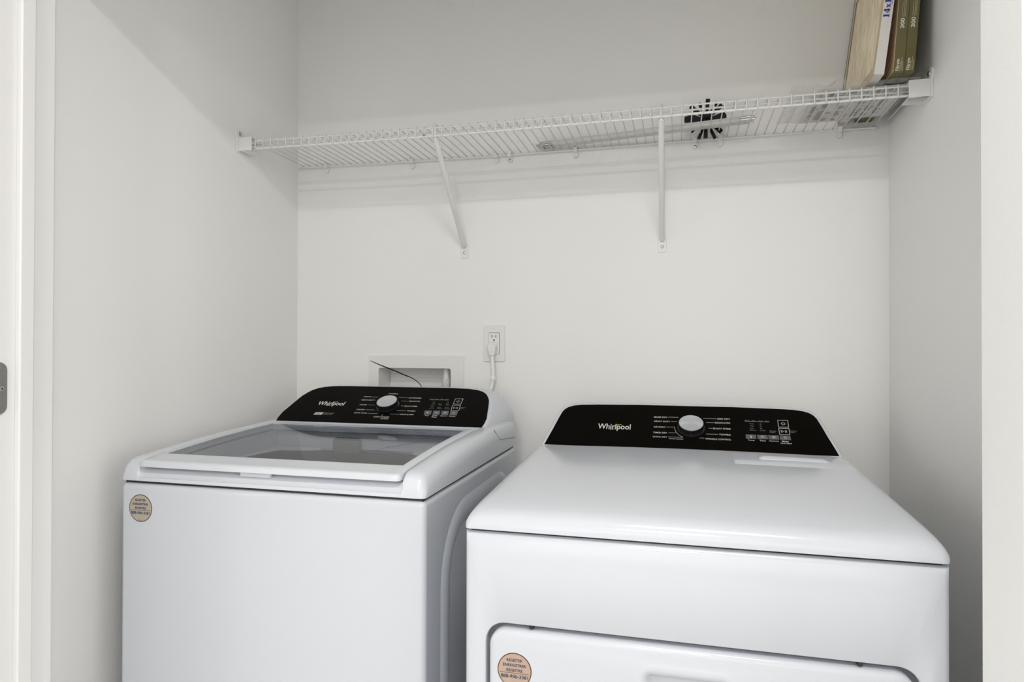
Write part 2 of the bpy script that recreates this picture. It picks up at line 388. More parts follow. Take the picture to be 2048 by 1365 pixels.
W_TEXT = [('NORMAL', -0.0188, 0.0119, 0.1507), ('JEANS', -0.0905, -0.0682, 0.1316), ('HEAVY DUTY', -0.0906, -0.0497, 0.1146), ('WHITES', -0.0857, -0.0623, 0.0895), ('COLORS', -0.084, -0.0593, 0.0652), ('QUICK WASH', -0.0836, -0.044, 0.048), ('CLEAN WASHER', -0.0161, 0.0316, 0.0323), ('with affresh', 0.0082, 0.0318, 0.0245), ('ACTIVEWEAR', 0.0517, 0.0916, 0.131), ('DELICATES', 0.0596, 0.0931, 0.1142), ('BULKY ITEMS', 0.0557, 0.0947, 0.0884), ('TOWELS', 0.0722, 0.0974, 0.0651), ('DRAIN & SPIN', 0.058, 0.0978, 0.0476), ('Temp', 0.1319, 0.1449, 0.045), ('Deep', 0.155, 0.1694, 0.0462), ('Water', 0.1541, 0.1699, 0.0395), ('Options', 0.1773, 0.1973, 0.0456), ('Faucet', 0.2033, 0.2218, 0.0459)]
W_SMALL = [('Sense', 0.1192, 0.1313, 0.1278), ('Fill', 0.1361, 0.1436, 0.1277), ('Wash', 0.1513, 0.1618, 0.1279), ('Done', 0.1665, 0.177, 0.1277), ('Hot', 0.1336, 0.1395, 0.1128), ('Warm', 0.1336, 0.144, 0.104), ('Cool', 0.1335, 0.1424, 0.0956), ('Cold', 0.1349, 0.1438, 0.0871), ('Tap Cold', 0.1318, 0.148, 0.0788), ('Extra', 0.1532, 0.1636, 0.104), ('Rinse', 0.155, 0.1654, 0.0986), ('Fabric', 0.1562, 0.1665, 0.0861), ('Softener', 0.1566, 0.1727, 0.0808), ('Soak', 0.1755, 0.1814, 0.1138), ('Extra', 0.1756, 0.1859, 0.1046), ('Water', 0.1773, 0.1876, 0.099), ('Auto', 0.1785, 0.1902, 0.0864), ('Lid Lock', 0.1789, 0.1949, 0.0806), ('Hold to', 0.2234, 0.2378, 0.0892), ('Start', 0.2237, 0.2338, 0.083)]
W_LINES = [(-0.0664, 0.1316, -0.0438, 0.1314), (-0.0472, .1146, -.0440, .1146), (-0.0589, 0.0894, -0.0369, 0.0896), (-0.0559, 0.0652, -0.0279, 0.0653), (-0.0402, 0.0474, -0.011, 0.0478), (0.0195, 0.1323, 0.0481, 0.1313), (0.0362, 0.1138, 0.0548, 0.114), (0.0441, 0.0896, 0.0519, 0.0894), (0.0397, 0.0659, 0.0688, 0.0656), (0.0273, 0.0478, 0.0546, 0.0476), (0.0074, 0.0441, 0.006, 0.0366)]
def controls(P, parent, texts, small, lines, arc, quads, logo, logo_gold, extra=None):
    d = .0026
    def one(name, m, fn):
        k = MB(); fn(k); k.build(name, m, parent)
    for s, a, b, v in texts:
        h = .0052 if s.isupper() or '&' in s else .0050
        one('lettering', 'print', lambda k: put_text(k, s, a, b, v - h / 2, v + h / 2, P, d, .008))
    for a, b, c, e in lines: one('leader_line', 'print', lambda k: put_line(k, [(a, b), (c, e)], .0008, P, d))
    if arc: one('leader_arc', 'print', lambda k: put_line(k, arc, .0008, P, d))
    for q in quads[:2]: one('button_outline', 'print', lambda k: frame_quad(k, q, .0011, P, d))
    one('power_symbol', 'print', lambda k: icon_power(k, P, d, quads[0]))
    one('start_symbol', 'print', lambda k: icon_start(k, P, d, quads[1]))
    if extra: one('badge', 'print', extra)
    for s, a, b, v in small: one('small_lettering', 'printdim', lambda k: put_text(k, s, a, b, v - .0019, v + .0019, P, d, 0.))
    xs = [t for t in small if t[0] in ('Sense', 'Done')]
    x0, x1, v = xs[0][1], xs[1][2], xs[0][3]
    one('status_bar', 'printdim', lambda k: put_line(k, [(x0, v - .0035), (x1, v - .0035)], .0016, P, d))
    for k, q in enumerate(quads[2:]):
        bt = prism('button', 'button', parent, q, P, .002, .0029, None, .0002, 1)
    bi = MB(); bicons(bi, P, .0032, quads[2:]); bi.build('button_symbols', 'print', parent)
    lg = MB(); u0, u1, v0, v1 = logo
    put_text(lg, 'Whirlpool', u0, u1, v0 - (v1 - v0) * .26, v1, P, d, .014); lg.build('logo_lettering', 'print', parent)
    sw = MB(); cx = u0 + (u1 - u0) * .535; cy = (v0 + v1) / 2 - .0012
    put_ring(sw, cx, cy, .0175, .0016, PI * .93, PI * 1.62, P, d + .0001, 18, .0062, .50, True)
    put_ring(sw, cx, cy, .0175, .0016, -PI * .10, PI * .55, P, d + .0001, 18, .0062, .50, True)
    sw.build('logo_swirl', 'gold' if logo_gold else 'print', parent)
def sticker(parent, cx, cz, y, r, m):
    fn = lambda u, v, d: V((cx + u, y - d, cz + v))
    circ = lambda rr: [(rr * math.cos(2 * PI * k / 48), rr * math.sin(2 * PI * k / 48)) for k in range(48)]
    s = prism('round_sticker', 'sedge', parent, circ(r), fn, 0, .0003)
    s['label'] = 'round tan registration sticker with dark text'
    prism('sticker_face', m, s, circ(r * .945), fn, .0001, .0005)
    t = MB()
    for w, a, v, h in (('REGISTER', .46, .50, .165), ('ENREGISTRER', .68, .215, .165), ('REGISTRE', .47, -.07, .165), ('888-900-3381', .80, -.44, .20)):
        put_text(t, w, -a * r, a * r, (v) * r, (v + h) * r, fn, .0008, .02)
    put_line(t, [(-.16 * r, -.87 * r), (.16 * r, -.87 * r)], .0008, fn, .0008)
    t.build('sticker_lettering', 'navy', s)
    l = MB(); put_line(l, [(-.86 * r, -.145 * r), (.86 * r, -.145 * r)], .0007, fn, .0008)
    l.build('sticker_rule', 'sedge', s)

# ================================================================== WASHER
X0, X1, YF = .1062, .8052, -.8316
XC = (X0 + X1) / 2
wash = thing('washing_machine', (XC, -.48, 0), 'white top-load washing machine with tinted glass lid at left', 'washing machine')
PW = Panel(XC, -.335, .9765, -.172, 1.066)
YB = -.125
cb = MB(); cb.box(X0, X1, YF, YB, .015, .899); cb.build('cabinet', 'enamel', wash, None, .012, 4)
for fx in (X0 + .06, X1 - .06):
    for fy in (YF + .06, YB - .06):
        MB().lathe((fx, fy, 0), (0, 0, 1), [(.022, 0), (.022, .008), (.012, .010), (.012, .02)], 16).build('foot', 'grey', wash, 40)
# stamped rib on each flank (an arch pressed in the sheet)
for sx in (1, -1):
    xs_ = X1 if sx > 0 else X0
    path = [(-.72, .02), (-.72, .35), (-.72, .70)]
    for k in range(1, 9):
        a = PI / 2 * k / 8; path.append((-.72 + .13 * (1 - math.cos(a)), .70 + .13 * math.sin(a)))
    path += [(-.45, .832), (-.32, .832)]
    for k in range(1, 9):
        a = PI / 2 * k / 8; path.append((-.32 + .10 * math.sin(a), .732 + .10 * math.cos(a)))
    path += [(-.22, .4), (-.22, .02)]
    vs = []; fs = []
    prof = [(-.030, -.001), (-.022, .0018), (-.012, .0042), (0, .0050), (.012, .0042), (.022, .0018), (.030, -.001)]
    for i, (y, z) in enumerate(path):
        a = V((path[max(i - 1, 0)])); b = V((path[min(i + 1, len(path) - 1)])); t = (b - a).normalized(); nrm = V((-t.y, t.x))
        for o_, h_ in prof: vs.append((xs_ + sx * h_, y + nrm.x * o_, z + nrm.y * o_))
    n_ = len(prof)
    for i in range(len(path) - 1):
        for k in range(n_ - 1): fs.append((i * n_ + k, i * n_ + k + 1, (i + 1) * n_ + k + 1, (i + 1) * n_ + k))
    MB().add(vs, fs).build('side_rib', 'enamel', wash, 80)
# shadow gap under the cover, its shade painted as a dark inset block
box('gap_shade', 'dark', wash, X0 + .007, X1 - .007, YF + .008, YB - .004, .897, .906)
# cover profile (height of its top along the depth)
ZP = [(-.8325, .9375), (-.826, .9435), (-.815, .9475), (-.80, .950), (-.75, .9545), (-.68, .960), (-.60, .9655), (-.50, .970), (-.40, .9735), (-.33, .9760), (-.12, .9765)]
YS = [-.8325, -.8318, -.8295, -.826, -.821, -.815, -.807, -.797, -.785, -.77, -.75, -.72, -.68, -.64, -.60, -.55, -.50, -.45, -.40, -.375, -.345, -.30, -.24, -.18, -.135]
rel = [(-.8325, -.022), (-.8318, -.0165), (-.8295, -.011), (-.826, -.0065), (-.821, -.003), (-.815, -.001), (-.807, 0)]
XL0, XL1 = .1565, .7545          # lid sides
xs = [X0, X0 + .0008, X0 + .003, X0 + .0065, X0 + .011, X0 + .0165, X0 + .023, X0 + .032, XL0 - .010, XL0 - .004, XL0 - .002, XL0 + .004, XL0 + .022]
drop = [-.030, -.022, -.0145, -.009, -.0045, -.0018, -.0004, 0, -.0005, -.003, -.014, -.0165, -.0165]
xs = xs + [XC] + [2 * XC - x for x in reversed(xs)]; drop = drop + [-.0165] + list(reversed(drop))
dm = dict(zip([round(x, 6) for x in xs], drop))
def cover_top(x, y):
    return max(.912, lerp(ZP, y) + lerp(rel, y) + dm[round(x, 6)] + (.0028 if abs(dm[round(x, 6)]) < .012 else 0))
nX = len(xs)
slab('top_cover', 'plastic_w', wash, xs, YS, cover_top, lambda x, y: .9045,
     lambda i, j: not (12 <= i <= nX - 14 and -.778 < (YS[j] + YS[j + 1]) / 2 < -.385), 50, corner=.011)
# tub ring, drum, dispenser
tubc = (XC, -.555); TR = .232
n = 64; vs = []; fs = []
for k in range(n):
    a = 2 * PI * k / n; c, s = math.cos(a), math.sin(a); q = 1 / max(abs(c) / .305, abs(s) / .205)
    vs += [(tubc[0] + c * TR, tubc[1] + s * min(TR, .205), .898), (tubc[0] + c * max(q, TR), tubc[1] + max(-.222, min(.17, s * max(q, .206))), .914)]
for k in range(n): fs.append((2 * k, 2 * k + 1, (2 * k + 3) % (2 * n), (2 * k + 2) % (2 * n)))
MB().add(vs, fs).build('tub_ring', 'ring', wash, 40)
el = lambda r, z, n=64: [(tubc[0] + r * math.cos(2 * PI * k / n), tubc[1] + min(r, r * .885) * math.sin(2 * PI * k / n), z) for k in range(n)]
lay = [el(.236, .903), el(.232, .908), el(.224, .906), el(.220, .885), el(.222, .60), el(.19, .57)]
vs = [q for l_ in lay for q in l_]; fs = []
for i in range(len(lay) - 1):
    for k in range(64): fs.append((i * 64 + k, i * 64 + (k + 1) % 64, (i + 1) * 64 + (k + 1) % 64, (i + 1) * 64 + k))
fs.append(tuple(range(5 * 64, 6 * 64)))
MB().add(vs, fs).build('drum', 'drum', wash, 50)
fnd = lambda u, v, d: V((u, -.405 + d, v))
prism('dispenser', 'grey', wash, rrect(.367, .447, .893, .9465, .012), fnd, 0, .016, None, .003, 2)
# lid
YL = [-.8375, -.8355, -.832, -.826, -.815, -.797, -.777, -.74, -.70, -.65, -.60, -.55, -.50, -.45, -.393, -.380, -.3725]
ZL = lambda y: lerp(ZP, max(y, -.815)) + .0028 - (.0055 if y < -.837 else .0025 if y < -.835 else .0009 if y < -.83 else .0003 if y < -.82 else 0)
xl = [XL0, XL0 + .0015, XL0 + .005, .1752, XC, .7362, XL1 - .005, XL1 - .0015, XL1]
dl = {round(xl[0], 6): -.004, round(xl[1], 6): -.0013, round(xl[-1], 6): -.004, round(xl[-2], 6): -.0013}
slab('lid_frame', 'plastic_w', wash, xl, YL, lambda x, y: ZL(y) + dl.get(round(x, 6), 0), lambda x, y: ZL(max(y, -.82)) - .0145,
     lambda i, j: not (3 <= i <= 4 and 6 <= j <= 13), 50, corner=.010)
YG = YL[6:15]
slab('lid_glass', 'glass', wash, [.1753, .30, XC, .61, .7361], YG, lambda x, y: ZL(y) - .0004, lambda x, y: ZL(y) - .0040, smooth=40)
box('lid_grip', 'plastic_w', wash, .400, .470, -.8275, -.8195, .9255, .9335, .001)
sm_ = MB().tube([(.7990, -.338, .9735), (.8035, -.322, .9560), (.8056, -.300, .9430), (.8058, -.20, .9335), (.8058, -.137, .9270)], .0009, 6).build('console_seam', 'groove', wash, 60)
# console body: lofted trapezoid with rounded shoulders
def console(P, parent, half, back_y, back_w, base_z, name='console'):
    """half: (v, half width of white body) up the sloping face; sides sweep out towards the back"""
    vs = []; fs = []; rows = []
    for v, w in half:
        f = P(0, v, 0); q = 1 - v / P.L if v < P.L else 0
        bw = w + (back_w - w) * min(1, max(0, q)) ** .8 * .95
        yb = back_y + .02 * (1 - q) * .0
        z = f.z
        zz = z
        rows.append([(P.a.x - bw, yb, zz), (P.a.x - w - .004, f.y + .010, zz), (P.a.x - w, f.y + .002, zz), (P.a.x - w + .004, f.y, zz), (P.a.x, f.y, zz),
                     (P.a.x + w - .004, f.y, zz), (P.a.x + w, f.y + .002, zz), (P.a.x + w + .004, f.y + .010, zz), (P.a.x + bw, yb, zz)])
    b = rows[0]; rows.insert(0, [(x, y, base_z) for x, y, z in b])
    m = len(rows[0])
    for r_ in rows: vs += r_
    for i in range(len(rows) - 1):
        for k in range(m): fs.append((i * m + k, i * m + (k + 1) % m, (i + 1) * m + (k + 1) % m, (i + 1) * m + k))
    fs.append(tuple(range(m))[::-1]); fs.append(tuple(range((len(rows) - 1) * m, len(rows) * m)))
    return MB().add(vs, fs).build(name, 'plastic_w', parent, 50)
WH = [(-.006, .3085), (.0, .3095), (.02, .3120), (.043, .3125), (.065, .3085), (.098, .3030), (.130, .2965), (.1475, .2885), (.1615, .2800), (.1735, .2660), (.1815, .2480), (.1870, .2200), (.1895, .17)]
console(PW, wash, [(v + .0035, w + .0035) for v, w in WH], -.132, .3435, .940)
panel_w = console_face('control_panel', PW, wash, [(max(v, .0012), w - .001) for v, w in WH[1:]])
def badge(lt):
    put_poly(lt, [(-.2036, .045), (-.1785, .0456), (-.1800, .0337), (-.2060, .0330)], PW, .0026)
W_Q = [[(0.1953, 0.132), (0.2183, 0.133), (0.2193, 0.105), (0.1969, 0.1052)], [(0.1967, 0.0989), (0.2202, 0.0992), (0.2231, 0.0729), (0.2004, 0.0731)], [(0.1245, 0.0695), (0.1453, 0.07), (0.1485, 0.0499), (0.1277, 0.05)], [(0.1497, 0.0699), (0.1703, 0.0704), (0.1734, 0.0499), (0.1537, 0.0496)], [(0.1747, 0.0706), (0.1951, 0.0711), (0.1989, 0.05), (0.1786, 0.0497)], [(0.1997, 0.0706), (0.2215, 0.0709), (0.2234, 0.0505), (0.2032, 0.0502)]]
controls(PW, panel_w, W_TEXT, W_SMALL, W_LINES, None, W_Q, (-.2205, -.1350, .0815, .1020), False, badge)
bd = MB(); put_text(bd, '2 in 1', -.2005, -.1830, .0355, .0432, PW, .0029, .02); bd.build('badge_lettering', 'black', panel_w)
bd = MB(); put_text(bd, 'REMOVABLE', -.1765, -.1430, .0405, .0445, PW, .0026); put_text(bd, 'AGITATOR', -.1765, -.1480, .0345, .0385, PW, .0026); bd.build('badge_lettering', 'printdim', panel_w)
knob(PW, .0048, .0875, panel_w)
sticker(wash, .1590, .8465, YF, .0293, 'sticker')

# ================================================================== DRYER
A0, A1, YD = .9112, 1.6482, -.9114
AC = (A0 + A1) / 2
dry = thing('clothes_dryer', (AC, -.55, 0), 'white front-load dryer with black control panel on the right', 'dryer')
PD = Panel(AC, -.372, .945, -.239, 1.035)
YDB = -.165
box('cabinet', 'enamel', dry, A0, A1, YD + .022, YDB, .015, .874, .006, 3)
for fx in (A0 + .06, A1 - .06):
    for fy in (YD + .08, YDB - .06):
        MB().lathe((fx, fy, 0), (0, 0, 1), [(.022, 0), (.022, .008), (.012, .010), (.012, .02)], 16).build('foot', 'grey', dry, 40)
# front panel with the door opening
DX0, DX1, DZ0, DZ1, DRr = .949, 1.611, .245, .7235, .034
outer = []; inner = rrect(DX0, DX1, DZ0, DZ1, DRr, 8)
fx0, fx1, fz0, fz1 = A0, A1, .03, .8745
def proj_outer(x, z):
    cx, cz = (DX0 + DX1) / 2, (DZ0 + DZ1) / 2
    hx, hz = (DX1 - DX0) / 2, (DZ1 - DZ0) / 2
    ax, az = (x - cx) / hx, (z - cz) / hz
    k = 1 / max(abs(ax), abs(az))
    return ((fx0 + fx1) / 2 + ax * k * (fx1 - fx0) / 2, (fz0 + fz1) / 2 + az * k * (fz1 - fz0) / 2)
inn = []
for (x, z), (x2, z2) in zip(inner, inner[1:] + inner[:1]):
    L = math.hypot(x2 - x, z2 - z); q = max(1, int(L / .06))
    for t in range(q): inn.append((x + (x2 - x) * t / q, z + (z2 - z) * t / q))
out = [proj_outer(*q) for q in inn]
for cxn, czn in ((fx0, fz0), (fx0, fz1), (fx1, fz0), (fx1, fz1)):
    k = min(range(len(out)), key=lambda i: (out[i][0] - cxn) ** 2 + (out[i][1] - czn) ** 2); out[k] = (cxn, czn)
n = len(inn); vs = []; fs = []
rr = .009                                      # rolled outer edge
sh = lambda x, z, r: (min(max(x, fx0 + r), fx1 - r), min(max(z, fz0 + r), fz1 - r))
rings = [[(x, YD + .025, z) for x, z in out], [(x, YD + rr, z) for x, z in out], [(*(lambda q: (q[0], YD + rr * .3))(sh(x, z, rr * .3)), sh(x, z, rr * .3)[1]) for x, z in out],
         [(sh(x, z, rr)[0], YD, sh(x, z, rr)[1]) for x, z in out], [(x + (x - (DX0 + DX1) / 2) * .006, YD, z + (z - (DZ0 + DZ1) / 2) * .008) for x, z in inn], [(x + (x - (DX0 + DX1) / 2) * .0015, YD + .0012, z + (z - (DZ0 + DZ1) / 2) * .002) for x, z in inn],
         [(x, YD + .005, z) for x, z in inn], [(x, YD + .020, z) for x, z in inn]]
for r_ in rings: vs += r_
for i in range(len(rings) - 1):
    for k in range(n): fs.append((i * n + k, i * n + (k + 1) % n, (i + 1) * n + (k + 1) % n, (i + 1) * n + k))
MB().add(vs, fs).build('front_panel', 'enamel', dry, 60)
prism('door_groove_shade', 'groove', dry, rrect(DX0 - .004, DX1 + .004, DZ0 - .004, DZ1 + .004, DRr, 8), lambda u, v, d: V((u, d, v)), YD + .018, YD + .021)  # grey sheet: shadow in the groove round the door, put into its colour
# door with dished grip
door = None
g = .0075
fy = lambda u, v, d: V((u, YD - d, v))
def inset_rings(x0, x1, z0, z1, r, steps):
    return [[(a, YD - d, b) for a, b in rrect(x0 + s, x1 - s, z0 + s, z1 - s, max(.003, r - s), 8)] for s, d in steps]
rings = inset_rings(DX0 + g, DX1 - g, DZ0 + g, DZ1 - g, DRr - .004, [(0, -.018), (0, -.001), (.0012, .0028), (.004, .0055), (.009, .0070), (.016, .0074)])
hx0, hx1, hz0, hz1 = 1.206, 1.352, .50, .680
rings += inset_rings(hx0 - .006, hx1 + .006, hz0 - .006, hz1 + .006, .026, [(-.004, .0074), (0, .0090), (.006, .0096), (.012, .0080), (.018, .0010), (.022, -.010), (.034, -.013)])
m_ = len(rings[0]); vs = [q for r_ in rings for q in r_]; fs = []
for i in range(len(rings) - 1):
    for k in range(m_): fs.append((i * m_ + k, i * m_ + (k + 1) % m_, (i + 1) * m_ + (k + 1) % m_, (i + 1) * m_ + k))
fs.append(tuple(range((len(rings) - 1) * m_, len(rings) * m_)))
door = MB().add(vs, fs).build('door', 'enamel', dry, 60)
for px in (1.028, 1.529):
    MB().lathe((px, YD + .012, DZ1 - .0025), (0, -1, 0), [(.0045, 0), (.0045, .008), (.003, .011)], 14).build('hinge_pin', 'knobside', dry, 40)
sticker(dry, 1.0015, .6500, YD - .0074, .0293, 'sticker2')
# dark block painted as the seam's shade, and top
box('gap_shade', 'dark', dry, A0 + .008, A1 - .008, YD + .010, YDB - .004, .872, .882)
ZD = [(-.9135, .883), (-.9125, .889), (-.9100, .896), (-.9050, .9025), (-.8970, .9085), (-.886, .9125), (-.870, .9160), (-.84, .9195), (-.80, .9225), (-.70, .9280), (-.60, .9335), (-.50, .9385), (-.40, .9435), (-.30, .9460), (-.165, .9460)]
YT = [y for y, z in ZD]
xe = [0, .0008, .003, .0065, .012, .019, .028, .040, .06]; de = [-.034, -.0255, -.0185, -.0125, -.0075, -.0038, -.0015, -.0003, 0]
xs = [A0 - .001 + e for e in xe] + [A0 + .15, A0 + .25, AC, A1 - .25, A1 - .15] + [A1 + .001 - e for e in reversed(xe)]
dd = dict(zip([round(x, 6) for x in xs], de + [0] * 5 + list(reversed(de))))
def dtop(x, y):
    e = (x - AC) / ((A1 - A0) / 2)
    z = lerp(ZD, y) + .004 * (1 - e * e)
    return max(.8835, z + dd[round(x, 6)] * min(1, (z - .880) / .045))
slab('top_cover', 'enamel', dry, xs, YT, dtop, lambda x, y: .8800, smooth=55, corner=.011)
# lint screen lid in the top
zt = lambda x, y: lerp(ZD, y) + .004 * (1 - ((x - AC) / ((A1 - A0) / 2)) ** 2)
lx0, lx1, ly0, ly1 = 1.385, 1.622, -.505, -.400
lint = slab('lint_door', 'enamel', dry, [lx0, lx0 + .004, 1.5, lx1 - .004, lx1], [ly0, ly0 + .003, -.45, ly1], lambda x, y: zt(x, y) + (.0012 if lx0 < x < lx1 and y > ly0 else .0002), lambda x, y: zt(x, y) - .006, smooth=40)
slab('lint_grip', 'plastic_w', lint, [1.440, 1.450, 1.572, 1.582], [-.455, -.448, -.425, -.418], lambda x, y: zt(x, y) + (.0055 if 1.445 < x < 1.576 and -.45 < y < -.42 else .0015), lambda x, y: zt(x, y), smooth=60)
# console
DH = [(-.004, .3405), (0, .3400), (.02, .3362), (.0622, .3270), (.10, .3195), (.1285, .3130), (.1400, .3075), (.1490, .2990), (.1555, .2860), (.1600, .2650), (.1625, .22), (.1650, .12)]
console(PD, dry, [(v + .003, w + .0045) for v, w in DH], -.172, .3660, .915)
panel_d = console_face('control_panel', PD, dry, [(max(v, .0008), w - .001) for v, w in DH[1:]])
D_Q = [[(0.2223, 0.1177), (0.2451, 0.1178), (0.2442, 0.0929), (0.2217, 0.0927)], [(0.2212, 0.0881), (0.2442, 0.0884), (0.2435, 0.066), (0.2208, 0.0656)], [(0.1439, 0.0615), (0.1677, 0.0619), (0.1669, 0.0468), (0.1438, 0.0464)], [(0.1699, 0.0615), (0.193, 0.0618), (0.1926, 0.047), (0.1697, 0.0466)], [(0.1947, 0.0615), (0.2181, 0.0619), (0.2175, 0.047), (0.1942, 0.0465)], [(0.2203, 0.0615), (0.2436, 0.0619), (0.2438, 0.0467), (0.2196, 0.0462)]]
controls(PD, panel_d, D_TEXT, D_SMALL, D_LINES, D_ARC, D_Q, (-.2120, -.1295, .0640, .0850), True)
knob(PD, .0175, .0787, panel_d)

# ================================================================== WIRE SHELF
ZS = 1.7990; YFr = -.3101; LIP = .0269; WR = .0016
SAG = [(0, .0055), (.3, .0005), (.7, -.0030), (1.1, -.0015), (1.4, 0.), (1.83, -.0005)]
sag = lambda x: lerp(SAG, x)
shelf = thing('wire_shelf', (W / 2, 0, ZS - .33), 'long white wire closet shelf with two diagonal braces above the appliances', 'shelf')
def wire_mesh():
    pts = [(0, -.010, 0), (0, YFr + .004, 0), (0, YFr + .0012, -.0005), (0, YFr, -.003), (0, YFr, -LIP - .003)]
    b = MB().tube(pts, WR, 6); me = mesh('deck_wire', b.v, b.f); me.materials.append(M['shelf']); me.shade_smooth(); return me
wm = wire_mesh()
for i in range(-1, 70):
    x = .0560 + i * .0254
    if x > W - .012: break
    o = bpy.data.objects.new('deck_wire', wm); COL.objects.link(o); adopt(o, shelf); o.location = (x, 0, ZS + sag(x))
def rod(name, y, z, x0, x1, r):
    pts = [(x0 + (x1 - x0) * k / 24, y, z + sag(x0 + (x1 - x0) * k / 24)) for k in range(25)]
    return MB().tube(pts, r, 10).build(name, 'shelf', shelf, 60)
rod('back_rod', -.0115, ZS - WR - .0028, .006, W - .035, .0030)
rod('front_top_rod', YFr + .0040, ZS - WR - .0030, .012, W - .012, .0022)
rod('front_lip_rod', YFr + .0042, ZS - LIP, .012, W - .012, .0030)
rod('middle_rod', YFr + .040, ZS - WR - .0026, .012, W - .012, .0024)
MB().lathe((.5890, YFr - .0005, ZS - LIP + .001), (0, -1, 0), [(.0030, 0), (.0026, .0022), (.0008, .0030)], 10).build('rust_spot', 'rust', shelf, 60)
# end brackets
for side in (0, 1):
    w0 = 0 if side == 0 else W; sg = 1 if side == 0 else -1
    X = lambda a: w0 + sg * a
    zc = ZS - LIP / 2 + sag(w0)
    eb = MB()
    def bx(a, b, y0, y1, z0, z1): eb.box(min(X(a), X(b)), max(X(a), X(b)), y0, y1, z0, z1)
    bx(.004, .048, YFr - .008, YFr - .004, zc - .0215, zc + .0190)
    bx(.004, .048, YFr - .004, YFr + .046, zc - .0215, zc - .0180)
    bx(.004, .046, YFr - .004, YFr + .030, zc + .0155, zc + .0190)
    bx(0, .0045, YFr - .014, YFr + .050, zc - .0250, zc + .0215)
    bk = eb.build('end_bracket', 'bracket', shelf, None, .0020, 3)
    ear = prism('screw_ear', 'bracket', bk, rrect(YFr - .020, YFr + .014, zc + .016, zc + .044, .012), lambda u, v, d: V((X(d), u, v)), 0, .0055, None, .0015, 2)
    MB().lathe((X(.0055), YFr - .003, zc + .031), (sg, 0, 0), [(.0062, 0), (.0055, .002), (.003, .0032)], 16).build('screw', 'screw', bk, 40)
# wall clips
for (cx, scr) in ((.114, 0), (.425, 0), (.710, 0), (.755, 1), (.963, 0), (1.314, 1), (1.384, 0), (1.700, 0)):
    z = ZS + sag(cx); fnc = lambda u, v, d: V((cx + u, -d, z + v))
    cl = prism('wall_clip', 'bracket', shelf, rrect(-.0075, .0075, -.0260, .0050, .0068), fnc, 0, .0080, None, .0015, 2)
    prism('clip_hook', 'bracket', cl, [(-.0055, -.012), (.0055, -.012), (.0055, .0045), (-.0055, .0045)], fnc, .007, .0185, None, .0015, 2)
    if scr: MB().lathe((cx, -.008, z - .0205), (0, -1, 0), [(.0048, 0), (.0046, .0012), (.003, .0022)], 16).build('screw', 'screw', cl, 40)
    else: MB().lathe((cx - .002, -.010, z + .0075), (0, -1, 0), [(.0035, 0), (.0032, .004)], 12).build('clip_pin', 'screw', cl, 40)
# diagonal braces
for bx_top, bx_bot, zb in ((.6180, .6040, 1.512), (1.2250, 1.2200, 1.510)):
    p0 = V((bx_top, YFr + .012, ZS - LIP - .004 + sag(bx_top))); p1 = V((bx_bot, -.007, zb))
    br = MB().tube([p0 + V((0, .0, .0)), p0.lerp(p1, .5), p1], [.0078, .0082, .0076], 14).build('diagonal_brace', 'bracket', shelf, 50)
    hk = MB().tube([p0 + V((0, .002, -.004)), p0 + V((0, -.004, .008)), p0 + V((0, -.0045, .030)), p0 + V((0, .002, .036)), p0 + V((0, .014, .036))], .0042, 8)
    hk.tube([p0 + V((-.010, -.0045, .026)), p0 + V((.010, -.0045, .026))], .0016, 6).build('brace_hook', 'bracket', br, 50)
    fnf = lambda u, v, d: V((bx_bot + u, -d, zb + v))
    fp = prism('foot_plate', 'bracket', br, rrect(-.0125, .0125, -.038, .012, .005), fnf, 0, .0028, None, .001, 2)
    MB().lathe((bx_bot, -.0028, zb - .021), (0, -1, 0), [(.0050, 0), (.0045, .0015), (.0025, .0026)], 16).build('screw', 'screw', br, 40)

# ================================================================== ON THE SHELF
# cleaning rods with chrome couplings
DZ = ZS + WR
rods = [(.885, -.0520, 1.440, -.1300, 0), (.890, -.0428, 1.428, -.1208, 0), (.876, -.0336, 1.434, -.1116, 0), (.892, -.0244, 1.440, -.1024, 0), (.882, -.0474, 1.446, -.1254, 1), (.868, -.0290, 1.445, -.1070, 1)]
rl = ['white flexible cleaning rod with chrome ends nearest the shelf lip', 'second white cleaning rod from the shelf lip in the flat row', 'third white cleaning rod from the shelf lip in the flat row',
      'white cleaning rod lying nearest the back wall in the bundle', 'white cleaning rod resting on top of the bundle towards the lip', 'white cleaning rod resting on top of the bundle towards the back wall']
for k, (xa, ya, xb, yb, lv) in enumerate(rods):
    r = .0042; z = DZ + r + lv * .0075
    zz = lambda x: z + sag(x) + .0006
    t = thing('cleaning_rod', ((xa + xb) / 2, (ya + yb) / 2, zz(1.15)), rl[k], 'cleaning rod', 'vent cleaning rods on the wire shelf')
    P = [V((xa + (xb - xa) * q / 14, ya + (yb - ya) * q / 14, zz(xa + (xb - xa) * q / 14))) for q in range(15)]
    MB().tube(P, r, 10).build('shaft', 'nylon', t, 60)
    for e, d0 in ((P[0], P[0] - P[1]), (P[-1], P[-1] - P[-2])):
        d0 = d0.normalized()
        MB().tube([e - d0 * .012, e + d0 * .016, e + d0 * .017, e + d0 * .026], [.00435, .00435, .0034, .0034], 12).build('coupling', 'chrome', t, 40)
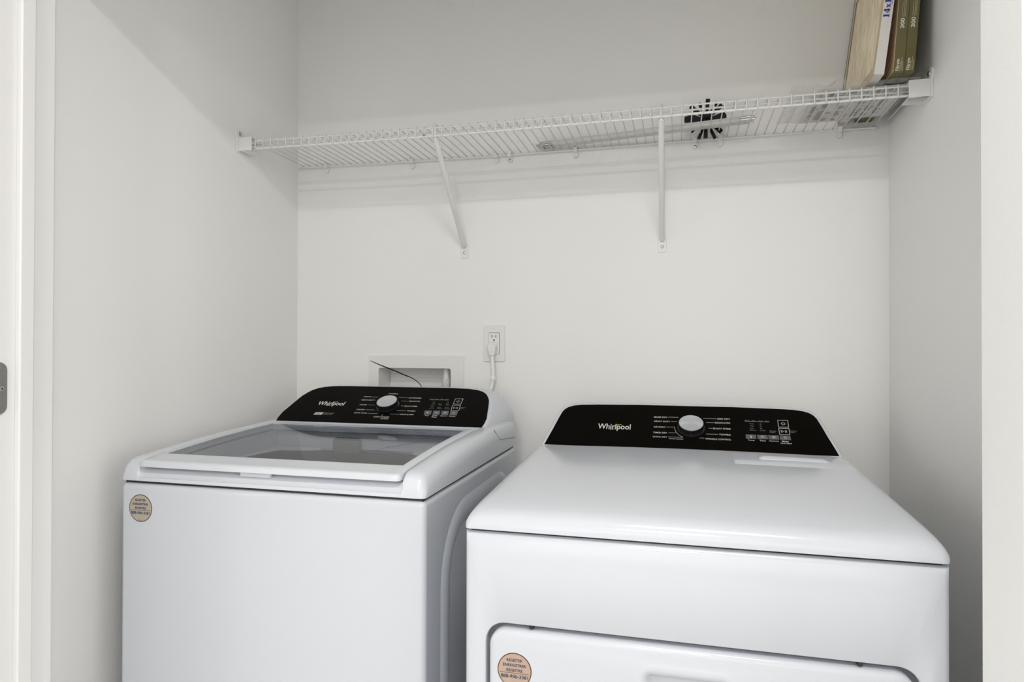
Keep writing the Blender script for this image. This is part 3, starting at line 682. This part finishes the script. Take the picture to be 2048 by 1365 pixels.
# round black brush standing in the wires
bc = V((1.3428, -.068, 1.8337))
br = thing('vent_brush', (bc.x, bc.y, bc.z - .06), 'round black bristle brush head standing up through the shelf wires', 'brush')
MB().lathe(bc + V((0, .018, 0)), (0, -1, 0), [(.006, 0), (.011, .002), (.013, .010), (.013, .026), (.010, .034), (.0045, .036), (.0045, .052)], 20).build('hub', 'black', br, 40)
angs = [3, 17, 40, 62, 88, 112, 138, 160, 176, 193, 214, 246, 270, 296, 318, 341]
for k, a in enumerate(angs):
    a = math.radians(a + random.uniform(-3, 3)); L = .058 + random.uniform(-.005, .002); w = .0046 if k % 2 else .0060
    if k in (0, 8): w = .0085
    d = V((math.cos(a), 0, math.sin(a))); s = V((-math.sin(a), 0, math.cos(a))); o_ = V((0, .010 * (1 if k % 2 else -1) * .6, 0))
    P = [bc + o_ + d * .008, bc + o_ + d * L * .55, bc + o_ + d * L * .97, bc + o_ + d * L]
    ws = [w * .55, w * .8, w, w * .7]; vs = []; fs = []
    for p_, ww in zip(P, ws):
        for q in (-1, 1):
            for e in (-.0035, .0035): vs.append(p_ + s * ww * q + V((0, e, 0)))
    for i in range(3):
        for c0, c1 in ((0, 1), (1, 3), (3, 2), (2, 0)): fs.append((i * 4 + c0, i * 4 + c1, i * 4 + 4 + c1, i * 4 + 4 + c0))
    fs += [(0, 1, 3, 2), (12, 14, 15, 13)]
    MB().add(vs, fs).build('bristle_tuft', 'black', br)

# printed leaflets under clear film
def leaflet(x0, x1, y0, y1, z, rot, label, seed):
    rnd = random.Random(seed)
    t = thing('instruction_leaflet', ((x0 + x1) / 2, (y0 + y1) / 2, z), label, 'leaflet', 'leaflets on the wire shelf')
    cx, cy = (x0 + x1) / 2, (y0 + y1) / 2; c, s = math.cos(rot), math.sin(rot)
    zf = lambda x, y: z + .0012 + .0011 * math.sin((x - x0) * 40) * .4
    N = 8; g_ = [[(x0 + (x1 - x0) * i / N, y0 + (y1 - y0) * j / N) for i in range(N + 1)] for j in range(N + 1)]
    tr_ = lambda x, y, d: V((cx + (x - cx) * c - (y - cy) * s, cy + (x - cx) * s + (y - cy) * c, zf(x, y) + d))
    vs = [tr_(*q, 0) for r_ in g_ for q in r_] + [tr_(*q, .0006) for r_ in g_ for q in r_]; fs = []; m = N + 1
    for j in range(N):
        for i in range(N):
            a = j * m + i; fs += [(a, a + 1, a + m + 1, a + m), (m * m + a, m * m + a + m, m * m + a + m + 1, m * m + a + 1)]
    for i in range(N):
        for a, b in ((i, i + 1), (N * m + i, N * m + i + 1), (i * m, i * m + m), (i * m + N, i * m + m + N)): fs.append((a, b, b + m * m, a + m * m))
    MB().add(vs, fs).build('sheet', 'paper', t, 60)
    pr = MB(); y = y0 + .012
    cols = 4; cw = (x1 - x0 - .02) / cols
    for q in range(cols):
        y = y0 + .012
        while y < y1 - .012:
            if rnd.random() < .16: y += .012; continue
            if rnd.random() < .06:
                a = x0 + .012 + q * cw; h = .006
                pts = [(a, y), (a + cw * .5, y), (a + cw * .5, y + h), (a, y + h)]; y += .010
            else:
                a = x0 + .010 + q * cw; L = cw * rnd.uniform(.45, .86); h = .0014
                pts = [(a, y), (a + L, y), (a + L, y + h), (a, y + h)]; y += .0042
            pr.add([tr_(u, v, -.0003) for u, v in pts], [(0, 1, 2, 3)])
    pr.build('printed_text', 'ink', t)
leaflet(1.586, 1.690, -.292, -.068, DZ, .03, 'printed paper leaflet on the wire shelf farther from the right wall', 3)
leaflet(1.668, 1.785, -.296, -.080, DZ + .0012, -.02, 'printed paper leaflet under the olive boxes near the right wall', 5)
# crumpled clear film
bag_x = [1.528 + (1.800 - 1.528) * i / 44 for i in range(45)]; bag_y = [-.3280 + .262 * j / 40 for j in range(41)]
def bag_z(x, y):
    e = max(0, 1 - (y + .3280) / .045); fx = (x - 1.528) / .28
    z = DZ + .0040 + .0006 * math.sin(x * 190 + y * 70) + .0005 * math.sin(y * 230 - x * 90)
    z += e * (.0022 + .0022 * math.sin(x * 61 + 1.1) + .0012 * math.sin(x * 140)) * (1 if x < 1.68 else .5)
    z += .012 * math.exp(-((x - 1.632) / .014) ** 2) * e
    z += .0025 * max(0, 1 - fx * 4)
    return z
film = slab('plastic_bag', 'film', None, bag_x, bag_y, bag_z, lambda x, y: bag_z(x, y) - .0003, smooth=70)
tag(film, 'crumpled clear plastic bag lying on the shelf beneath the filters', 'plastic bag')
# film tail curling up against the right bracket
tl = []
vs = []; fs = []
for i in range(9):
    for j in range(7):
        q = i / 8; x = 1.788 + .030 * q; y = -.335 + .045 * j / 6
        vs.append((x, y, DZ + .0090 + .024 * q ** 2.2 * (1 - j / 9) + .0012 * math.sin(i * 1.7 + j)))
for i in range(8):
    for j in range(6): fs.append((i * 7 + j, (i + 1) * 7 + j, (i + 1) * 7 + j + 1, i * 7 + j + 1))
MB().add(vs, fs).build('bag_corner', 'film', film, 70)

# furnace filters, standing and leaning to the right wall
FY0, FY1, FH = -.3450, -.0060, .500
def lean(x, z0, deg):
    a = math.radians(deg); ca, sa = math.cos(a), math.sin(a)
    return lambda u, v, w: V((x + u * ca + w * sa, v, z0 - u * sa + w * ca))     # u thickness, v depth (world Y), w height
def fbox(mb, fn, u0, u1, v0, v1, w0, w1):
    return mb.add([fn(u, v, w) for u in (u0, u1) for v in (v0, v1) for w in (w0, w1)], [(0, 1, 3, 2), (4, 6, 7, 5), (0, 4, 5, 1), (2, 3, 7, 6), (0, 2, 6, 4), (1, 5, 7, 3)])
ZF = DZ + .0095
FHA = .345
fa = lean(1.6985, ZF + .004, 7.3); TH = .0205
A = thing('air_filter', (1.7095, -.175, ZF), 'beige pleated air filter with white card edge beside two olive boxes', 'air filter')
fr = MB()
fbox(fr, fa, 0, TH, FY0, FY0 + .004, 0, FHA); fbox(fr, fa, 0, TH, FY1 - .004, FY1, 0, FHA)
fbox(fr, fa, 0, TH, FY0 + .004, FY1 - .004, 0, .004); fbox(fr, fa, 0, TH, FY0 + .004, FY1 - .004, FHA - .004, FHA)
fr.build('card_frame', 'white_card', A)
fl = MB()
for (v0, v1, w0, w1) in ((FY0 + .0004, FY0 + .016, .0, FHA), (FY1 - .016, FY1 - .003, 0, FHA), (FY0 + .016, FY1 - .016, 0, .022), (FY0 + .016, FY1 - .016, FHA - .022, FHA)):
    fbox(fl, fa, -.0010, .0006, v0, v1, w0, w1)
fl.build('front_flange', 'tan', A)
fbox(MB(), fa, -.0012, .0010, FY1 - .0030, FY1 + .0015, 0, FHA).build('back_seal', 'edge_dark', A)
# pleats: zigzag sheet, folds run up and down
NP = 46; vs = []; fs = []
for k in range(NP + 1):
    v = FY0 + .016 + (FY1 - FY0 - .032) * k / NP; u = .0012 if k % 2 else .0045
    vs += [fa(u, v, .022), fa(u, v, FHA - .022)]
for k in range(NP): fs.append((2 * k, 2 * k + 2, 2 * k + 3, 2 * k + 1))
MB().add(vs, fs).build('pleated_media', 'media', A)
bb = MB(); fbox(bb, fa, .0065, .0075, FY0 + .004, FY1 - .004, .004, FHA - .004); bb.build('backing', 'tan', A)
# heavy slab numerals on the white edge: "14x14x1" reading upwards
G = {'1': (.50, [[(0, 0), (.5, 0), (.5, .1), (.40, .1), (.40, 1), (.16, 1), (0, .84), (0, .76), (.14, .80), (.14, .1), (0, .1)]]),
     '4': (.70, [[(.36, 0), (.60, 0), (.60, 1), (.42, 1), (.36, .86)], [(0, .22), (.70, .22), (.70, .34), (0, .34)], [(0, .34), (.12, .34), (.46, 1), (.36, 1)], [(.26, 0), (.70, 0), (.70, .08), (.26, .08)]]),
     'x': (.62, [[(0, .62), (.22, .62), (.60, .02), (.38, .02)], [(.44, .62), (.56, .62), (.16, .02), (.04, .02)], [(0, 0), (.24, 0), (.24, .08), (0, .08)], [(.34, 0), (.64, 0), (.64, .08), (.34, .08)], [(0, .56), (.28, .56), (.28, .64), (0, .64)], [(.38, .56), (.62, .56), (.62, .64), (.38, .64)]]),
     '2': (.62, [[(0, 0), (.6, 0), (.6, .2), (0, .16)], [(0, .14), (.2, .14), (.6, .62), (.36, .62)], [(.36, .6), (.6, .6), (.6, .85), (.36, .85)], [(.1, .84), (.5, .84), (.44, 1), (.16, 1)], [(0, .68), (.2, .68), (.2, .9), (.06, .9)]]),
     '0': (.62, [[(0, .15), (.22, .1), (.22, .9), (0, .85)], [(.4, .1), (.62, .15), (.62, .85), (.4, .9)], [(.1, 0), (.52, 0), (.58, .12), (.04, .12)], [(.04, .88), (.58, .88), (.52, 1), (.1, 1)]])}
nm = MB(); w_ = .1290; S = .0112
fe = lambda a, b, d: fa(.0024 + b, FY0 - d, w_ + a)      # a runs up, letters' up points to -x
for ch in '14x14x1':
    wd_, polys = G[ch]
    for pl_ in polys:
        put_poly(nm, [(x * S * 1.35, (.95 - y) * S * 1.12) for x, y in pl_], fe, .0006)
    w_ += (wd_ + .12) * S * 1.35
    fe = (lambda w0: (lambda a, b, d: fa(.0024 + b, FY0 - d, w0 + a)))(w_)
nm.build('size_lettering', 'blue', A)
ul = MB(); put_line(ul, [(0, 0), (.03, 0)], .0009, lambda a, b, d: fa(.0168 + b, FY0 - d, .158 + a), .0006); ul.build('small_print', 'blue', A)

def olive(x, deg, label, slots):
    f = lean(x, ZF + .003, deg)
    t = thing('filter_box', (x + .01, -.175, ZF), label, 'filter box', 'olive filter boxes on the shelf')
    sh_ = MB(); fbox(sh_, f, 0, .0203, FY0, FY1, 0, FH); sh_.build('carton', 'olive', t, None, .0006, 1)
    fc = MB(); fbox(fc, f, -.0010, .0001, FY0 + .003, FY1 - .003, .003, FH - .003); face = fc.build('kraft_face', 'kraft', t)
    sl = MB()
    for k in range(20):
        w0 = .016 + k * .0235
        for v0 in (FY0 + .030,):
            for r in range(6):
                v = v0 + r * .048
                d = lambda a, b: f(-.0014, a, b)
                sl.add([d(v, w0 + .014), d(v + .034, w0 - .006), d(v + .034, w0 - .0085), d(v, w0 + .0115)], [(0, 1, 2, 3)])
    sl.build('diagonal_slots', 'slot', face)
    lt = MB(); fe = lambda a, b, d: f(.0 + b, FY0 - d, a)
    flip = lambda a, b, d: f(.0203 - b, FY0 - d, a)
    put_text(lt, 'Filtrete', .0040, .0310, .0203 - .0098, .0203 - .0028, flip, .0006, .025)
    put_text(lt, '300', .1000, .1230, .0203 - .0138, .0203 - .0052, flip, .0006, .03)
    lt.build('box_lettering', 'cream', t)
    sm = MB()
    for q, (b, L) in enumerate(((.0088, .020), (.0062, .030), (.0040, .022))): put_line(sm, [(.0045, b), (.0045 + L, b)], .0008, flip, .0006)
    for q, (b, L) in enumerate(((.0128, .032), (.0092, .040), (.0064, .040))): put_line(sm, [(.1260, b), (.1260 + L, b)], .0008, flip, .0006)
    sm.build('fine_print', 'tan', t)
olive(1.7385, 4.3, 'olive green filter box with brown slotted side next to the beige filter', True)
olive(1.7600, 4.4, 'olive green filter box standing closest to the right wall', False)

# ================================================================== BACK WALL FITTINGS
# recessed laundry outlet box
hb = thing('outlet_box', ((HX0 + HX1) / 2, 0, HZ0), 'white recessed washer hose box set in the wall behind the washer', 'hose box')
fnw = lambda u, v, d: V((u, -d, v))
def ring2(name, m, parent, po, pi_, d0, d1, fn, smooth=None, bevel=0):
    n = len(po); vs = [fn(*q, d0) for q in po] + [fn(*q, d1) for q in po] + [fn(*q, d1) for q in pi_] + [fn(*q, d0) for q in pi_]; fs = []
    for a in range(4):
        b = (a + 1) % 4
        for k in range(n): fs.append((a * n + k, a * n + (k + 1) % n, b * n + (k + 1) % n, b * n + k))
    return MB().add(vs, fs).build(name, m, parent, smooth, bevel, 2)
ring2('flange', 'outlet', hb, rrect(.270, .603, .915, 1.162, .004), rrect(HX0 + .002, HX1 - .002, HZ0 + .002, HZ1 - .002, .007), 0, .0035, fnw, None, .0012)
bxm = MB()
ri = rrect(HX0 + .002, HX1 - .002, HZ0 + .002, HZ1 - .002, .007); rb_ = rrect(HX0 + .006, HX1 - .006, HZ0 + .006, HZ1 - .006, .010); nn = len(ri)
bxm.add([fnw(*q, .002) for q in ri] + [fnw(*q, -.085) for q in rb_], [(k, (k + 1) % nn, nn + (k + 1) % nn, nn + k) for k in range(nn)] + [tuple(range(nn, 2 * nn))])
bxm.build('recess', 'outlet', hb, 40)
vp = MB().lathe((.5300, .035, HZ0 + .005), (0, 0, 1), [(.011, 0), (.011, .10), (.0125, .102), (.0125, .125), (.010, .127), (.010, .162)], 20).build('standpipe', 'outlet', hb, 40)
box('back_step', 'outlet', hb, HX0 + .006, HX1 - .006, .076, .085, HZ0 + .006, 1.086, .003)
# receptacle
oc, oz = .7035, 1.2010
ot = thing('wall_outlet', (oc, 0, oz - .057), 'white GFCI wall outlet above the right end of the washer console', 'outlet')
fno = lambda u, v, d: V((oc + u, -d, oz + v))
ring2('cover_plate', 'outlet', ot, rrect(-.035, .035, -.0572, .0572, .004), rrect(-.0170, .0170, -.0340, .0340, .003), 0, .0055, fno, None, .0022)
ins = prism('receptacle', 'outlet', ot, rrect(-.0164, .0164, -.0334, .0334, .0026), fno, .001, .0066, None, .0008, 2)
sl = MB()
for u, h in ((-.0063, .0042), (.0063, .0036)): sl.box(oc + u - .0011, oc + u + .0011, -.0069, -.0060, oz + .0225 - h, oz + .0225 + h)
sl.build('blade_slots', 'dark', ins)
MB().lathe((oc, -.0060, oz + .0105), (0, -1, 0), [(.0026, 0), (.0026, .0009)], 14).build('ground_hole', 'dark', ins)
for u in (-.0105, .0015): box('test_button', 'outlet', ins, oc + u - .0055, oc + u + .0055, -.0082, -.0060, oz - .0046, oz + .0026, .0006, 2)
MB().box(oc - .0164, oc + .0105, -.00672, -.0064, oz + .0034, oz + .0040).box(oc - .0164, oc + .0105, -.00672, -.0064, oz - .0060, oz - .0054).build('joint', 'groove', ins)
for v in (.0008, -.0032): MB().lathe((oc + .0115, -.0062, oz + v), (0, -1, 0), [(.0009, 0), (.0009, .0007)], 10).build('indicator_hole', 'dark', ins)
MB().lathe((oc, -.0050, oz + .0480), (0, -1, 0), [(.0030, 0), (.0024, .0010)], 14).build('screw', 'outlet', ot, 40)
# plug and cord
pg = thing('power_cord', (.700, -.02, 1.0), 'white power plug and cord hanging from the outlet behind the washer', 'cord')
pb = MB(); pb.add([], [])
pts = [(-.0155, .0), (-.0155, -.012), (-.0105, -.028), (-.0085, -.036), (.0065, -.036), (.0085, -.028), (.0115, -.012), (.0115, 0)]
prism('plug', 'outlet', pg, [(a - .0005, b - .0040) for a, b in pts], fno, .0066, .0300, None, .004, 3)
cp = [(.7020, -.020, 1.165), (.7045, -.024, 1.135), (.7070, -.026, 1.105), (.7065, -.030, 1.080), (.7010, -.040, 1.050), (.6950, -.060, 1.00), (.690, -.075, .93), (.690, -.08, .80)]
MB().tube([V(q) for q in cp], [.0075, .0065, .0062, .0060, .0060, .006, .006, .006], 10).build('cable', 'outlet', pg, 60)
MB().lathe((.7068, -.0285, 1.098), (.05, -.1, -1), [(.0075, 0), (.0085, .004), (.0085, .010), (.0075, .013)], 14).build('collar', 'outlet', pg, 40)
# black cable-tie tail
ct = MB(); C = [V((.334, -.118, 1.146)), V((.362, -.1175, 1.1350)), V((.388, -.117, 1.1255)), V((.420, -.116, 1.1140)), V((.447, -.115, 1.1030)), V((.466, -.114, 1.0965)), V((.482, -.113, 1.0880)), V((.495, -.112, 1.0780)), V((.506, -.111, 1.0640)), V((.514, -.111, 1.02)), V((.516, -.111, .97))]
o = ct.tube(C, [.0009, .0015, .0019, .0019, .0018, .0015, .0013, .0013, .0013, .0013, .0013], 8).build('cable_tie', 'black', None, 60)
tag(o, 'thin black cable tie tail curving up from behind the washer console', 'cable tie')
